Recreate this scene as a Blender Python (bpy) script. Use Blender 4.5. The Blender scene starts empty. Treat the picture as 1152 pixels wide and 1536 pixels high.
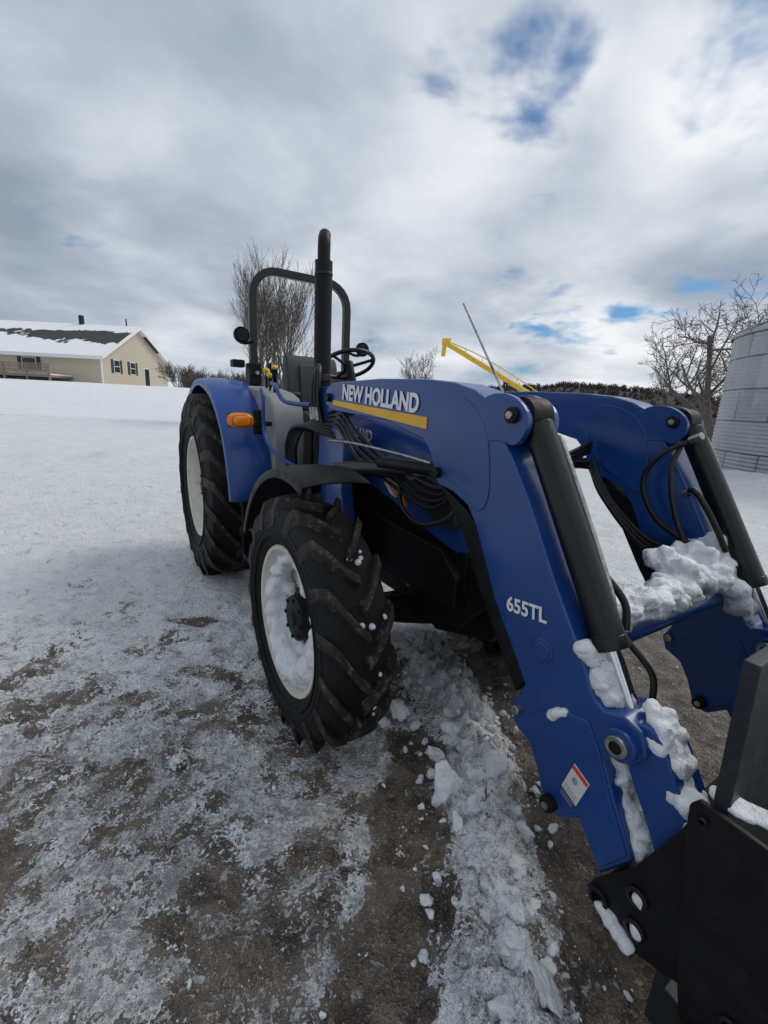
import bpy, bmesh, math, random, numpy as np
from mathutils import Vector, Matrix, noise as mn
random.seed(7); np.random.seed(7)
S=bpy.context.scene; C=bpy.context.collection
try:
    S.view_settings.view_transform='Standard'; S.view_settings.look='None'; S.view_settings.exposure=0
except Exception: pass

# ------------------------------------------------------------------ materials
def sstep(a,b,x):
    t=np.clip((x-a)/(b-a),0,1); return t*t*(3-2*t)
class NT:
    def __init__(s,tree): s.t=tree; s.n=tree.nodes; s.l=tree.links
    def add(s,typ,**k):
        n=s.n.new(typ)
        for a,v in k.items(): setattr(n,a,v)
        return n
    def inp(s,sock,v):
        if v is None: return
        if isinstance(v,bpy.types.NodeSocket): s.l.new(v,sock)
        else: sock.default_value=v
    def math(s,op,a,b=None,c=None,clamp=False):
        n=s.add('ShaderNodeMath',operation=op,use_clamp=clamp)
        s.inp(n.inputs[0],a); s.inp(n.inputs[1],b)
        if c is not None: s.inp(n.inputs[2],c)
        return n.outputs[0]
    def noise(s,vec,scale,detail=4,rough=.55,dist=0,out=0):
        n=s.add('ShaderNodeTexNoise'); s.inp(n.inputs['Vector'],vec)
        n.inputs['Scale'].default_value=scale;n.inputs['Detail'].default_value=detail
        n.inputs['Roughness'].default_value=rough;n.inputs['Distortion'].default_value=dist
        return n.outputs[out]
    def mr(s,v,a,b,c=0.,d=1.,smooth=True):
        n=s.add('ShaderNodeMapRange'); n.interpolation_type='SMOOTHSTEP' if smooth else 'LINEAR'
        s.inp(n.inputs[0],v)
        for i,x in zip((1,2,3,4),(a,b,c,d)): s.inp(n.inputs[i],x)
        return n.outputs[0]
    def mix(s,f,a,b):
        n=s.add('ShaderNodeMix',data_type='RGBA'); s.inp(n.inputs[0],f)
        s.inp(n.inputs[6],a if not isinstance(a,tuple) else (*a[:3],1)); s.inp(n.inputs[7],b if not isinstance(b,tuple) else (*b[:3],1))
        return n.outputs[2]
def newmat(name):
    m=bpy.data.materials.new(name); m.use_nodes=True
    nt=NT(m.node_tree); b=nt.n['Principled BSDF']; return m,nt,b
def mat(name,col,rough=.5,metal=0.,var=.15,vs=6.,bump=0.,bs=60.,coat=0.,dirt=0.,dcol=(.2,.19,.17),spec=None):
    m,nt,b=newmat(name)
    tc=nt.add('ShaderNodeTexCoord').outputs['Object']
    n1=nt.noise(tc,vs,2,.6)
    c=nt.mix(nt.mr(n1,.3,.7),tuple(x*(1-var) for x in col),tuple(min(1,x*(1+var)) for x in col))
    if dirt>0:
        n2=nt.noise(tc,vs*3.1,5,.78)
        f=nt.math('MULTIPLY',nt.mr(n2,.50,.68),dirt)
        c=nt.mix(f,c,dcol)
        nt.inp(b.inputs['Roughness'],nt.math('ADD',nt.math('MULTIPLY',f,.4),nt.math('MULTIPLY_ADD',n2,.15,rough-.07)))
    else:
        nt.inp(b.inputs['Roughness'],nt.math('MULTIPLY_ADD',n1,.2,rough-.1))
    nt.inp(b.inputs['Base Color'],c); b.inputs['Metallic'].default_value=metal
    if coat: b.inputs['Coat Weight'].default_value=coat; b.inputs['Coat Roughness'].default_value=.10
    if spec is not None: b.inputs['Specular IOR Level'].default_value=spec
    if bump:
        bn=nt.add('ShaderNodeBump'); bn.inputs['Strength'].default_value=bump; bn.inputs['Distance'].default_value=.01
        nt.inp(bn.inputs['Height'],nt.noise(tc,bs,2,.65)); nt.l.new(bn.outputs[0],b.inputs['Normal'])
    return m
M={}
M['blue']=mat('blue_paint',(.005,.047,.205),.32,var=.12,vs=3,coat=.3,dirt=.18,dcol=(.06,.10,.17),spec=.45)
M['blue2']=mat('blue_plastic',(.005,.045,.215),.36,var=.10,vs=3,coat=.15,dirt=.10,dcol=(.08,.11,.18),spec=.4)
M['black']=mat('black_paint',(.006,.006,.0065),.5,var=.3,dirt=.35,dcol=(.024,.022,.020),bump=.1,bs=40,spec=.22)
M['blackgl']=mat('black_gloss',(.005,.005,.0055),.30,var=.2,dirt=.25,dcol=(.022,.022,.022),spec=.4)
M['rubber']=mat('tyre_rubber',(.008,.008,.008),.7,var=.3,vs=12,dirt=.5,dcol=(.028,.026,.023),bump=.3,bs=80,spec=.25)
M['lug']=mat('lug_rubber',(.020,.019,.018),.65,var=.35,vs=9,dirt=.9,dcol=(.12,.108,.09),bump=.4,bs=90,spec=.25)
M['hose']=mat('hose',(.007,.007,.007),.42,var=.2,spec=.35)
M['cream']=mat('rim_cream',(.62,.59,.52),.5,var=.08,dirt=.3,dcol=(.3,.28,.25))
M['grey']=mat('grey_plastic',(.25,.26,.27),.5,var=.1,dirt=.3,dcol=(.3,.3,.3))
M['dgrey']=mat('dark_grey_paint',(.018,.023,.028),.5,var=.15,dirt=.3,dcol=(.05,.05,.05),bump=.15,bs=30,spec=.3)
M['chrome']=mat('chrome',(.7,.7,.72),.16,metal=1.,var=.05)
M['steel']=mat('zinc_steel',(.35,.34,.32),.4,metal=.9,var=.3,vs=40)
M['white']=mat('white_vinyl',(.75,.76,.77),.45,var=.04)
M['yellow']=mat('yellow_vinyl',(.75,.42,.02),.45,var=.08)
M['orange']=mat('orange_vinyl',(.80,.22,.02),.45,var=.08)
M['red']=mat('red_vinyl',(.6,.05,.02),.45,var=.08)
M['sticker']=mat('sticker_paper',(.6,.6,.58),.5,var=.08)
M['seat']=mat('seat_vinyl',(.04,.042,.046),.5,var=.15,spec=.3)
M['lamp']=mat('lamp_glass',(.7,.72,.75),.12,var=.05,coat=1)
m,nt,b=newmat('amber_lens'); b.inputs['Roughness'].default_value=.15
tc=nt.add('ShaderNodeTexCoord').outputs['Object']; w=nt.add('ShaderNodeTexWave'); w.inputs['Scale'].default_value=30; nt.inp(w.inputs[0],tc)
nt.inp(b.inputs['Base Color'],nt.mix(w.outputs['Fac'],(.9,.30,.01),(.55,.10,.005))); M['amber']=m
m,nt,b=newmat('snow'); tc=nt.add('ShaderNodeTexCoord').outputs['Object']
nt.inp(b.inputs['Base Color'],nt.mix(nt.mr(nt.noise(tc,9,3,.6),.35,.7),(.72,.75,.79),(.87,.88,.89)))
b.inputs['Roughness'].default_value=.65
bn=nt.add('ShaderNodeBump'); bn.inputs['Strength'].default_value=.9; bn.inputs['Distance'].default_value=.012
nt.inp(bn.inputs['Height'],nt.noise(tc,60,4,.75)); nt.l.new(bn.outputs[0],b.inputs['Normal']); M['snow']=m
m,nt,b=newmat('black_mesh'); tc=nt.add('ShaderNodeTexCoord').outputs['Object']
v=nt.add('ShaderNodeTexVoronoi'); v.inputs['Scale'].default_value=110; nt.inp(v.inputs['Vector'],tc)
nt.inp(b.inputs['Base Color'],nt.mix(nt.mr(v.outputs['Distance'],.2,.5),(.002,.002,.002),(.02,.022,.026))); b.inputs['Roughness'].default_value=.5; M['mesh']=m

# ------------------------------------------------------------------ geometry helpers
def mk(name,vs,fs,ma,par=None,smooth=False,loc=None):
    me=bpy.data.meshes.new(name); me.from_pydata([tuple(v) for v in vs],[],[tuple(f) for f in fs]); me.update()
    if smooth: me.polygons.foreach_set('use_smooth',[True]*len(me.polygons))
    o=bpy.data.objects.new(name,me); C.objects.link(o)
    if ma is not None: me.materials.append(M[ma] if isinstance(ma,str) else ma)
    if par: o.parent=par
    if loc: o.location=loc
    return o
def fixn(o):
    bm=bmesh.new(); bm.from_mesh(o.data); bmesh.ops.recalc_face_normals(bm,faces=bm.faces); bm.to_mesh(o.data); bm.free(); return o
def bev(o,w,seg=2):
    m=o.modifiers.new('b','BEVEL'); m.width=w; m.segments=seg; m.limit_method='ANGLE'; m.angle_limit=math.radians(35)
    o.data.polygons.foreach_set('use_smooth',[True]*len(o.data.polygons))
    e=o.modifiers.new('w','WEIGHTED_NORMAL'); return o
def box(name,a,b,ma,par=None,bw=.008,rot=None):
    c=[(a[i]+b[i])/2 for i in range(3)]; h=[abs(b[i]-a[i])/2 for i in range(3)]
    vs=[(sx*h[0],sy*h[1],sz*h[2]) for sx in(-1,1) for sy in(-1,1) for sz in(-1,1)]
    fs=[(0,1,3,2),(4,6,7,5),(0,4,5,1),(2,3,7,6),(0,2,6,4),(1,5,7,3)]
    o=fixn(mk(name,vs,fs,ma,par)); o.location=c
    if rot: o.rotation_euler=rot
    if bw: bev(o,bw)
    return o
def prism(name,poly,y0,y1,ma,par=None,bw=.006):
    n=len(poly); vs=[(x,y0,z) for x,z in poly]+[(x,y1,z) for x,z in poly]
    fs=[tuple(range(n)),tuple(range(2*n-1,n-1,-1))]+[(i,i+n,(i+1)%n+n,(i+1)%n) for i in range(n)]
    o=fixn(mk(name,vs,fs,ma,par))
    if bw: bev(o,bw)
    return o
def smoothpoly(poly,it=1):
    for _ in range(it):
        q=[]
        for i in range(len(poly)):
            a=poly[i]; b=poly[(i+1)%len(poly)]
            q.append((a[0]*.75+b[0]*.25,a[1]*.75+b[1]*.25)); q.append((a[0]*.25+b[0]*.75,a[1]*.25+b[1]*.75))
        poly=q
    return poly
def tubegeo(pts,radii,sides,V,F,caps=True):
    pts=[Vector(p) for p in pts]; n=len(pts); base=len(V)
    t=(pts[1]-pts[0]).normalized(); up=Vector((0,0,1)) if abs(t.z)<.9 else Vector((1,0,0)); x=t.cross(up).normalized()
    for i in range(n):
        t=((pts[min(i+1,n-1)]-pts[max(i-1,0)])).normalized()
        x=(x-t*x.dot(t))
        if x.length<1e-6: x=t.orthogonal()
        x.normalize(); y=t.cross(x)
        for k in range(sides):
            a=2*math.pi*k/sides; V.append(pts[i]+x*(math.cos(a)*radii[i])+y*(math.sin(a)*radii[i]))
    for i in range(n-1):
        for k in range(sides):
            a=base+i*sides+k; b2=base+i*sides+(k+1)%sides; F.append((a,b2,b2+sides,a+sides))
    if caps:
        F.append(tuple(base+k for k in range(sides))[::-1]); F.append(tuple(base+(n-1)*sides+k for k in range(sides)))
def catmull(p,sub=6):
    p=[Vector(x) for x in p]
    if len(p)<3: return p
    q=[p[0]*2-p[1]]+p+[p[-1]*2-p[-2]]; out=[]
    for i in range(1,len(q)-2):
        a,b,c,d=q[i-1:i+3]
        for k in range(sub):
            t=k/sub; out.append(.5*((2*b)+(c-a)*t+(2*a-5*b+4*c-d)*t*t+(3*b-a-3*c+d)*t**3))
    out.append(p[-1]); return out
def tube(name,pts,r,ma,par=None,sides=12,sub=6):
    pts=catmull(pts,sub); V=[];F=[]
    rr=r if isinstance(r,(list,tuple)) else None
    if rr: rad=[np.interp(i/(len(pts)-1),np.linspace(0,1,len(rr)),rr) for i in range(len(pts))]
    else: rad=[r]*len(pts)
    tubegeo(pts,rad,sides,V,F); o=mk(name,V,F,ma,par,True)
    m=o.modifiers.new('e','EDGE_SPLIT'); m.split_angle=math.radians(50); return o
def cyl(name,p0,p1,r,ma,par=None,sides=28,bw=.003):
    V=[];F=[]; tubegeo([p0,p1],[r,r],sides,V,F); o=mk(name,V,F,ma,par)
    if bw: bev(o,bw)
    return o
def lathe(name,prof,c,ma,par=None,seg=96,out=-1,arc=None):
    V=[];F=[];n=len(prof)
    for k in range(seg):
        a=2*math.pi*k/seg
        for o_,r in prof: V.append((c[0]+r*math.sin(a),c[1]+out*o_,c[2]+r*math.cos(a)))
    for k in range(seg):
        for i in range(n-1):
            a=k*n+i;b2=((k+1)%seg)*n+i; F.append((a,a+1,b2+1,b2))
    o=fixn(mk(name,V,F,ma,par,True)); m=o.modifiers.new('e','EDGE_SPLIT'); m.split_angle=math.radians(40); return o
def lump(name,balls,ma='snow',par=None,vox=.012,disp=.02,ns=9.):
    bm=bmesh.new()
    for (x,y,z,r) in balls:
        rx,ry,rz=(r if isinstance(r,tuple) else (r,r,r))
        mt=Matrix.Translation((x,y,z))@Matrix.Diagonal((rx,ry,rz,1))
        bmesh.ops.create_icosphere(bm,subdivisions=2,radius=1,matrix=mt)
    me=bpy.data.meshes.new(name); bm.to_mesh(me); bm.free(); me.materials.append(M[ma])
    o=bpy.data.objects.new(name,me); C.objects.link(o)
    if par:o.parent=par
    r=o.modifiers.new('r','REMESH'); r.mode='VOXEL'; r.voxel_size=vox; r.use_smooth_shade=True
    for sc,st in ((.10,disp),(.03,disp*.5)):
        tx=bpy.data.textures.new(name,'CLOUDS'); tx.noise_scale=sc; tx.noise_depth=2
        d=o.modifiers.new('d','DISPLACE'); d.texture=tx; d.strength=st*2; d.mid_level=.5; d.texture_coords='LOCAL'
    return o
def text(name,body,x,y,z,size,ang,ma,par,sx=1.,bold=0.):
    cu=bpy.data.curves.new(name,'FONT'); cu.body=body; cu.size=size; cu.extrude=.0008; cu.offset=bold
    cu.materials.append(M[ma]); o=bpy.data.objects.new(name,cu); C.objects.link(o); o.parent=par
    o.location=(x,y,z); o.rotation_euler=(math.radians(90),-math.radians(ang),0); o.scale=(sx,1,1); return o

# ------------------------------------------------------------------ camera
cd=bpy.data.cameras.new('camera'); cam=bpy.data.objects.new('camera',cd); C.objects.link(cam); S.camera=cam
cd.sensor_fit='VERTICAL'; cd.sensor_height=24; cd.lens=24*664.9/1536; cd.clip_start=.05; cd.clip_end=3000
cam.matrix_world=Matrix.Translation((0,0,1.5107))@Matrix.Rotation(math.radians(90-13.78),4,'X')@Matrix.Rotation(math.radians(2.94),4,'Z')

# ------------------------------------------------------------------ ground
P0=np.array([.3841,2.3008]); YA=math.radians(32.93); FW=np.array([math.sin(YA),-math.cos(YA)]); LF=np.array([math.cos(YA),math.sin(YA)])
tab=np.random.rand(256,256)
def vn(x,y,ox=0):
    x=x+ox*17.3;y=y+ox*9.1
    xi=np.floor(x).astype(int);yi=np.floor(y).astype(int);fx=x-xi;fy=y-yi;fx=fx*fx*(3-2*fx);fy=fy*fy*(3-2*fy)
    g=lambda a,b:tab[a%256,b%256]
    return (g(xi,yi)*(1-fx)+g(xi+1,yi)*fx)*(1-fy)+(g(xi,yi+1)*(1-fx)+g(xi+1,yi+1)*fx)*fy
def fbm(x,y,s,o=4,ox=0,r=.5):
    t=0;a=1;w=0
    for i in range(o): t=t+a*vn(x*s,y*s,ox+i);w+=a;a*=r;s*=2.03
    return t/w
def big(x,y):
    h=2.0*sstep(25,44,y)*sstep(2,-14,x)+.022*np.maximum(y-60,0)*sstep(20,-30,x)
    h=h+.5*sstep(16,22,y)*sstep(30,23,y)*sstep(-2,-8,x)*(fbm(x,y,.15,3,3)-.3)
    h=h+.8*np.exp(-((x-9.3)**2+(y-9.6)**2*.5)/3.0)*fbm(x,y,.8,4,8)
    h=h+.26*np.exp(-((y-10.5-.12*x)/.55)**2)*sstep(-1.5,-3,x)*fbm(x,y,1.1,4,12)
    return h
RYS=[.2,.78,.95,1.2,1.55,1.9,2.66,3.4]; RXS=[.30,.38,.41,.42,.47,.43,.30,.1]
def masks(x,y):
    rx=np.interp(y,RYS,RXS)
    wob=(fbm(x,y,2.5,4,5)-.5)*.3
    d=x-rx+wob*.6
    dr=sstep(.10,.24,d)*sstep(3.9,2.7,y+wob*2)*sstep(3.4,2.0,x)*(.92)
    dl=sstep(-.60,-.36,d)*sstep(-.08,-.17,d)*sstep(1.95,1.6,y+wob)*.74
    D=np.maximum(dr,dl)
    for cx,cy,sx,sy,a in [(-1.2,2.72,.35,.14,.78),(-1.2,1.1,.22,.16,.76),(-.85,1.2,.2,.12,.5),(-.5,1.9,.15,.3,.5),(-.75,2.1,.3,.12,.55),(-.2,1.35,.35,.35,.48),(.1,2.1,.3,.3,.5),(-1.6,1.9,.5,.2,.4),(.6,3.2,.7,.6,.5),(-.6,.85,.5,.12,.48),(-2.2,3.2,.6,.15,.42),(-1.9,2.3,.4,.12,.42)]:
        D=np.maximum(D,a*np.exp(-((x-cx)/sx)**2-((y-cy)/sy)**2))
    base=.29*sstep(3.8,1.2,y)*sstep(4,1,np.abs(x+.5))+.20*sstep(18,4,y)
    base=base+.12*sstep(.52,.72,fbm(x,y,.8,4,14))*sstep(12,5,y)
    D=np.maximum(D,base)
    road=np.exp(-((y-22.5-.1*x)/.5)**2)*sstep(0,-4,x)*.42
    D=np.maximum(D,road)
    rd=np.exp(-(d/.13)**2)*sstep(2.9,2.4,y)
    D=D*(1-.85*rd)
    sl=.54*sstep(3.4,.9,y)*sstep(5,1,np.abs(x+.4))+.26*sstep(16,3,y)
    sl=sl*(1-.7*rd)
    return D,np.clip(sl,0,1),rd
NX,NY=900,800
u=np.linspace(-1,1,NX); a=.8;k=7.4
X1=a*np.sinh(k*u)-.1
v=np.linspace(-.42,1,NY); Y1=1.3+a*np.sinh(k*v)
XX,YY=np.meshgrid(X1,Y1)
Dm,SL,RD=masks(XX,YY)
near=sstep(14,6,np.hypot(XX,YY)); mid=sstep(45,14,np.hypot(XX,YY))
ZZ=big(XX,YY)
msk=sstep(.42,.58,Dm+(fbm(XX,YY,5,5,1)-.5)*1.3)
fine=fbm(XX,YY,11,4,2,.65)
cobb=np.abs(fbm(XX,YY,6,4,4)-.5)*2
rr_=fbm(XX,YY,8,5,6,.8)
ZZ+=near*((1-msk)*(.026+.055*(fine-.5))+msk*.016*(fine-.5)-.038*cobb*(1-msk)*SL+RD*.12*np.clip(rr_*3.4-1.2,0,1.3))
ZZ+=.06*(fbm(XX,YY,.9,3,9)-.5)*near+.10*(fbm(XX,YY,1.6,4,19)-.5)*mid*sstep(3,6,YY)+(1-near)*(.12*(fbm(XX,YY,.5,4,9)-.5))
lx=(XX-P0[0])*FW[0]+(YY-P0[1])*FW[1]; ly=(XX-P0[0])*LF[0]+(YY-P0[1])*LF[1]
pr=np.zeros_like(XX)
for yc in (-.28,):
    inb=sstep(.16,.12,np.abs(ly-yc))*sstep(-1.6,-.8,lx)*sstep(.7,.3,lx)
    ph=(lx+np.abs(ly-yc)*.8)/.11
    pr+=inb*(np.sin(ph*2*math.pi)>.1)*.020
ZZ+=pr
LFX,LFY=-.06,.50
WHEELS=((0,-.835),(LFX,LFY),(-2.175,-.75),(-2.175,.70))
for (wx,wy) in WHEELS:
    g=np.exp(-((lx-wx)/.2)**4-((ly-wy)/.2)**4); ZZ=ZZ*(1-g)+.004*g
vs=np.stack([XX,YY,ZZ],-1).reshape(-1,3)
idx=np.arange(NX*NY).reshape(NY,NX)
q=np.stack([idx[:-1,:-1],idx[:-1,1:],idx[1:,1:],idx[1:,:-1]],-1).reshape(-1,4)
me=bpy.data.meshes.new('ground'); me.vertices.add(len(vs)); me.vertices.foreach_set('co',vs.ravel().astype(np.float32))
me.loops.add(q.size); me.loops.foreach_set('vertex_index',q.ravel().astype(np.int32))
me.polygons.add(len(q)); me.polygons.foreach_set('loop_start',np.arange(0,q.size,4,dtype=np.int32))
try: me.polygons.foreach_set('loop_total',np.full(len(q),4,dtype=np.int32))
except Exception: pass
me.update(calc_edges=True); me.polygons.foreach_set('use_smooth',np.ones(len(q),dtype=bool))
for nm,arr in (('dirt',Dm),('slush',SL)):
    at=me.attributes.new(nm,'FLOAT','POINT'); at.data.foreach_set('value',arr.ravel().astype(np.float32))
ground=bpy.data.objects.new('ground',me); C.objects.link(ground)
m,nt,b=newmat('snowy_ground'); tc=nt.add('ShaderNodeTexCoord').outputs['Object']
def attr(n):
    x=nt.add('ShaderNodeAttribute'); x.attribute_name=n; return x.outputs['Fac']
D_=attr('dirt'); S_=attr('slush')
n_a=nt.noise(tc,3.4,5,.66,.3); n_b=nt.noise(tc,19,4,.72,.3); n_c=nt.noise(tc,85,2,.65)
nn=nt.math('ADD',nt.math('MULTIPLY',n_a,.5),nt.math('ADD',nt.math('MULTIPLY',n_b,.33),nt.math('MULTIPLY',n_c,.17)))
dm=nt.mr(nt.math('ADD',D_,nt.math('MULTIPLY',nt.math('SUBTRACT',nn,.5),2.7)),.48,.56)
n_d=nt.noise(tc,7.5,5,.7,.5)
sm=nt.mr(nt.math('ADD',S_,nt.math('MULTIPLY',nt.math('SUBTRACT',nt.math('ADD',nt.math('MULTIPLY',n_d,.65),nt.math('MULTIPLY',n_c,.35)),.5),3.2)),.34,.78)
snowc=nt.mix(nt.mr(n_a,.3,.7),(.78,.81,.85),(.89,.90,.915))
slc=nt.mix(nt.mr(n_b,.36,.60),(.29,.29,.29),(.68,.69,.70))
slc=nt.mix(nt.mr(n_a,.50,.64,0.,.65),slc,(.33,.285,.235))
grav=nt.mix(nt.mr(n_d,.35,.65),(.060,.047,.036),(.200,.160,.122))
grav=nt.mix(nt.mr(n_c,.55,.66,0.,.6),grav,(.36,.32,.28))
grav=nt.mix(nt.mr(n_b,.60,.67,0.,.7),grav,(.58,.58,.58))
c1=nt.mix(sm,snowc,slc); c2=nt.mix(dm,c1,grav)
nt.inp(b.inputs['Base Color'],c2)
wet=nt.mr(n_a,.42,.58)
nt.inp(b.inputs['Roughness'],nt.math('SUBTRACT',.78,nt.math('MULTIPLY',nt.math('MULTIPLY',wet,nt.math('MAXIMUM',dm,nt.math('MULTIPLY',sm,.8))),.42)))
hh=nt.math('ADD',nt.math('MULTIPLY',n_b,1.6),nt.math('ADD',nt.math('MULTIPLY',n_c,.8),nt.math('MULTIPLY',dm,-.5)))
bn=nt.add('ShaderNodeBump'); bn.inputs['Strength'].default_value=1.; bn.inputs['Distance'].default_value=.032
nt.inp(bn.inputs['Height'],hh); nt.l.new(bn.outputs[0],b.inputs['Normal']); me.materials.append(m)
def gh(x,y): return float(big(np.array([x*1.]),np.array([y*1.]))[0])

# snow chunks
CV=[];CF=[]
def icov(sub):
    bm=bmesh.new(); bmesh.ops.create_icosphere(bm,subdivisions=sub,radius=1); v=[x.co.copy() for x in bm.verts]; f=[[y.index for y in x.verts] for x in bm.faces]; bm.free(); return v,f
ICO={1:icov(2),2:icov(3),3:icov(4)}
def chunk(x,y,z,r,s):
    v_,f_=ICO[3 if r>.035 else (2 if r>.014 else 1)]
    b0=len(CV)
    rot=Matrix.Rotation(random.uniform(0,6.28),3,Vector((random.random()-.5,random.random()-.5,random.random()+.1)).normalized())
    sc=Vector((random.uniform(.8,1.4),random.uniform(.7,1.1),random.uniform(.45,.8)))
    off=Vector((s,s*2.1,s*.7)); pl=[(Vector((random.gauss(0,1),random.gauss(0,1),random.gauss(0,1))).normalized(),random.uniform(.5,.85)) for _ in range(8)]
    for p in v_:
        p=p.copy()
        for n_,d_ in pl:
            e=p.dot(n_)-d_
            if e>0: p=p-n_*e*.92
        p=p*(1+mn.noise(p*1.5+off)*.35+mn.noise(p*4.5+off)*.20+mn.noise(p*11+off)*.10)
        p=Vector((p.x*sc.x,p.y*sc.y,p.z*sc.z)); CV.append(rot@p*r+Vector((x,y,z)))
    for f in f_: CF.append([b0+i for i in f])
big_ch=[(.30,1.42,.085),(.50,1.50,.090),(.42,1.62,.065),(.44,1.03,.068),(.40,.90,.05),(.28,1.60,.04),(.12,1.86,.055),(.05,1.78,.035),(.20,1.78,.035),(.36,1.20,.045),(.48,.84,.055),(.55,1.34,.035),(.36,1.74,.055),(.49,1.40,.05),(.32,1.28,.035),(.45,.70,.055),(-1.42,3.95,.12),(-1.33,3.85,.08),(-1.5,3.9,.07),(.02,1.92,.04),(.40,1.50,.065),(.48,1.14,.05),(.36,.78,.045),(.52,1.62,.05),(.44,1.78,.045),(.38,1.34,.05),(.30,1.02,.03),(.52,1.02,.035),(.25,1.50,.03),(.58,1.48,.035)]
for i,(x,y,r) in enumerate(big_ch): chunk(x,y,r*.40+.045,r,i*3.1)
for i in range(130):
    y=random.uniform(.62,2.2); rxx=float(np.interp(y,RYS,RXS)); r=random.uniform(.016,.038)
    x=rxx+random.gauss(0,.075); chunk(x,y,.022+r*.4+.055*math.exp(-((x-rxx)/.08)**2),r,i*4.1)
for i in range(1000):
    y=random.uniform(.62,2.7); rxx=float(np.interp(y,RYS,RXS))
    x=rxx+random.gauss(0,.11); r=.003+.020*random.random()**3
    chunk(x,y,.016+r*.3+.045*math.exp(-((x-rxx)/.08)**2),r,i*1.7)
for i in range(700):
    x=random.uniform(-1.9,2.1); y=random.uniform(.6,3.6); chunk(x,y,.016,.002+.010*random.random()**3,i*2.3)
mk('snow_chunks',CV,CF,'snow',None,True)

# ------------------------------------------------------------------ TRACTOR
T=bpy.data.objects.new('tractor',None); C.objects.link(T)
T.location=(P0[0],P0[1],0); T.rotation_euler=(0,0,math.atan2(FW[1],FW[0]))
def wheel(tag,x,yc,side,R,hw,rimr,nl,lugw,lh):
    Rc=R-lh; c=(x,yc,R)
    o=lambda f:f*hw
    prof=[(o(.74),rimr+.004),(o(.86),rimr+.03),(o(.98),rimr+(Rc-rimr)*.35),(o(1.0),rimr+(Rc-rimr)*.52),(o(.97),rimr+(Rc-rimr)*.72),(o(.88),Rc-.022),(o(.72),Rc-.006),(o(.35),Rc+.002),(0,Rc+.004)]
    prof=prof+[(-a_,r) for a_,r in prof[-2::-1]]
    lathe('tyre_'+tag,prof,c,'rubber',T,128,side)
    for rr_ in (.30,.46,.60):
        rad=rimr+(Rc-rimr)*rr_; lathe('tyre_rib_'+tag,[(o(.955),rad-.006),(o(1.015),rad-.002),(o(1.015),rad+.002),(o(.955),rad+.006)],c,'rubber',T,128,side)
    rc=lambda off:np.interp(abs(off)/hw,[0,.35,.72,.88,.97,1.0],[Rc+.004,Rc+.002,Rc-.006,Rc-.022,rimr+(Rc-rimr)*.72,rimr+(Rc-rimr)*.55])
    V=[];F=[]
    for s in (-1,1):
        for i in range(nl):
            ph=2*math.pi*(i+(.5 if s>0 else 0))/nl
            st=[-.05,.12,.3,.5,.7,.85,.95,1.0]; b0=len(V)
            for j,f in enumerate(st):
                off=s*f*hw; th=ph-(max(f,0)**1.15)*lugw[1]
                r0=rc(off)-.006; top=R-.0015*j if f<.8 else (R-.012 if f<.9 else (rc(off)+lh*.7 if f<.98 else rc(off)+lh*.15))
                hwid=lugw[0]*(.5+.18*f)/R
                for (da,r) in ((-hwid*1.4,r0),(-hwid,top),(hwid,top),(hwid*1.4,r0)):
                    aa=th+da; V.append((x+r*math.sin(aa),yc+side*off*(1.03 if f>.9 else 1),R+r*math.cos(aa)))
            for j in range(len(st)-1):
                for k_ in range(3):
                    a0=b0+j*4+k_; F.append((a0,a0+1,a0+5,a0+4))
            F.append((b0,b0+1,b0+2,b0+3)); e=b0+(len(st)-1)*4; F.append((e,e+1,e+2,e+3))
    lo=fixn(mk('tyre_lugs_'+tag,V,F,'lug',T)); bev(lo,.004,2)
    d=hw
    rp=[(d*.70,rimr-.002),(d*.80,rimr+.012),(d*.84,rimr+.008),(d*.82,rimr-.008),(d*.66,rimr-.02),(d*.58,rimr-.038),(d*.1,rimr-.05),(-d*.05,rimr-.06),(-d*.12,rimr-.10),(0.0,rimr*.52),(d*.12,rimr*.45),(d*.14,0.001)]
    lathe('rim_'+tag,rp,c,'cream',T,96,side)
    lathe('rim_inner_'+tag,[(-d*.84,rimr+.01),(-d*.6,rimr-.03),(-d*.1,rimr-.06)],c,'cream',T,96,side)
    hr=rimr*.33
    lathe('hub_'+tag,[(d*.13,hr*1.25),(d*.2,hr*1.2),(d*.24,hr),(d*.50,hr*.95),(d*.56,hr*.8),(d*.57,hr*.35),(d*.64,hr*.3),(d*.64,.001)],c,'black',T,40,side)
    for i in range(8):
        a_=2*math.pi*i/8; px,pz=x+rimr*.44*math.sin(a_),R+rimr*.44*math.cos(a_)
        cyl('wheel_nut_'+tag,(px,yc+side*d*.10,pz),(px,yc+side*d*.24,pz),.012,'steel',T,6,0)
        px,pz=x+hr*.8*math.sin(a_),R+hr*.8*math.cos(a_); cyl('hub_bolt_'+tag,(px,yc+side*d*.5,pz),(px,yc+side*d*.6,pz),.009,'black',T,6,0)
FR=dict(R=.5575,hw=.14,rimr=.325,nl=17,lugw=(.036,.38),lh=.042)
wheel('front_right',0,-.835,-1,**FR); wheel('front_left',LFX,LFY,1,**FR)
RRr=dict(R=.759,hw=.213,rimr=.405,nl=20,lugw=(.045,.40),lh=.048)
wheel('rear_right',-2.175,-.75,-1,**RRr); wheel('rear_left',-2.175,.70,1,**RRr)
bl=[]
for i in range(170):
    a_=math.radians(random.uniform(8,352)); w=.5+.5*math.cos(a_-math.pi)
    r=.274-.035*w+random.uniform(-.012,.012); s=.020+.034*w+random.uniform(0,.01)
    bl.append((r*math.sin(a_),-.835-random.uniform(.005,.080),.5575+r*math.cos(a_),s))
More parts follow.
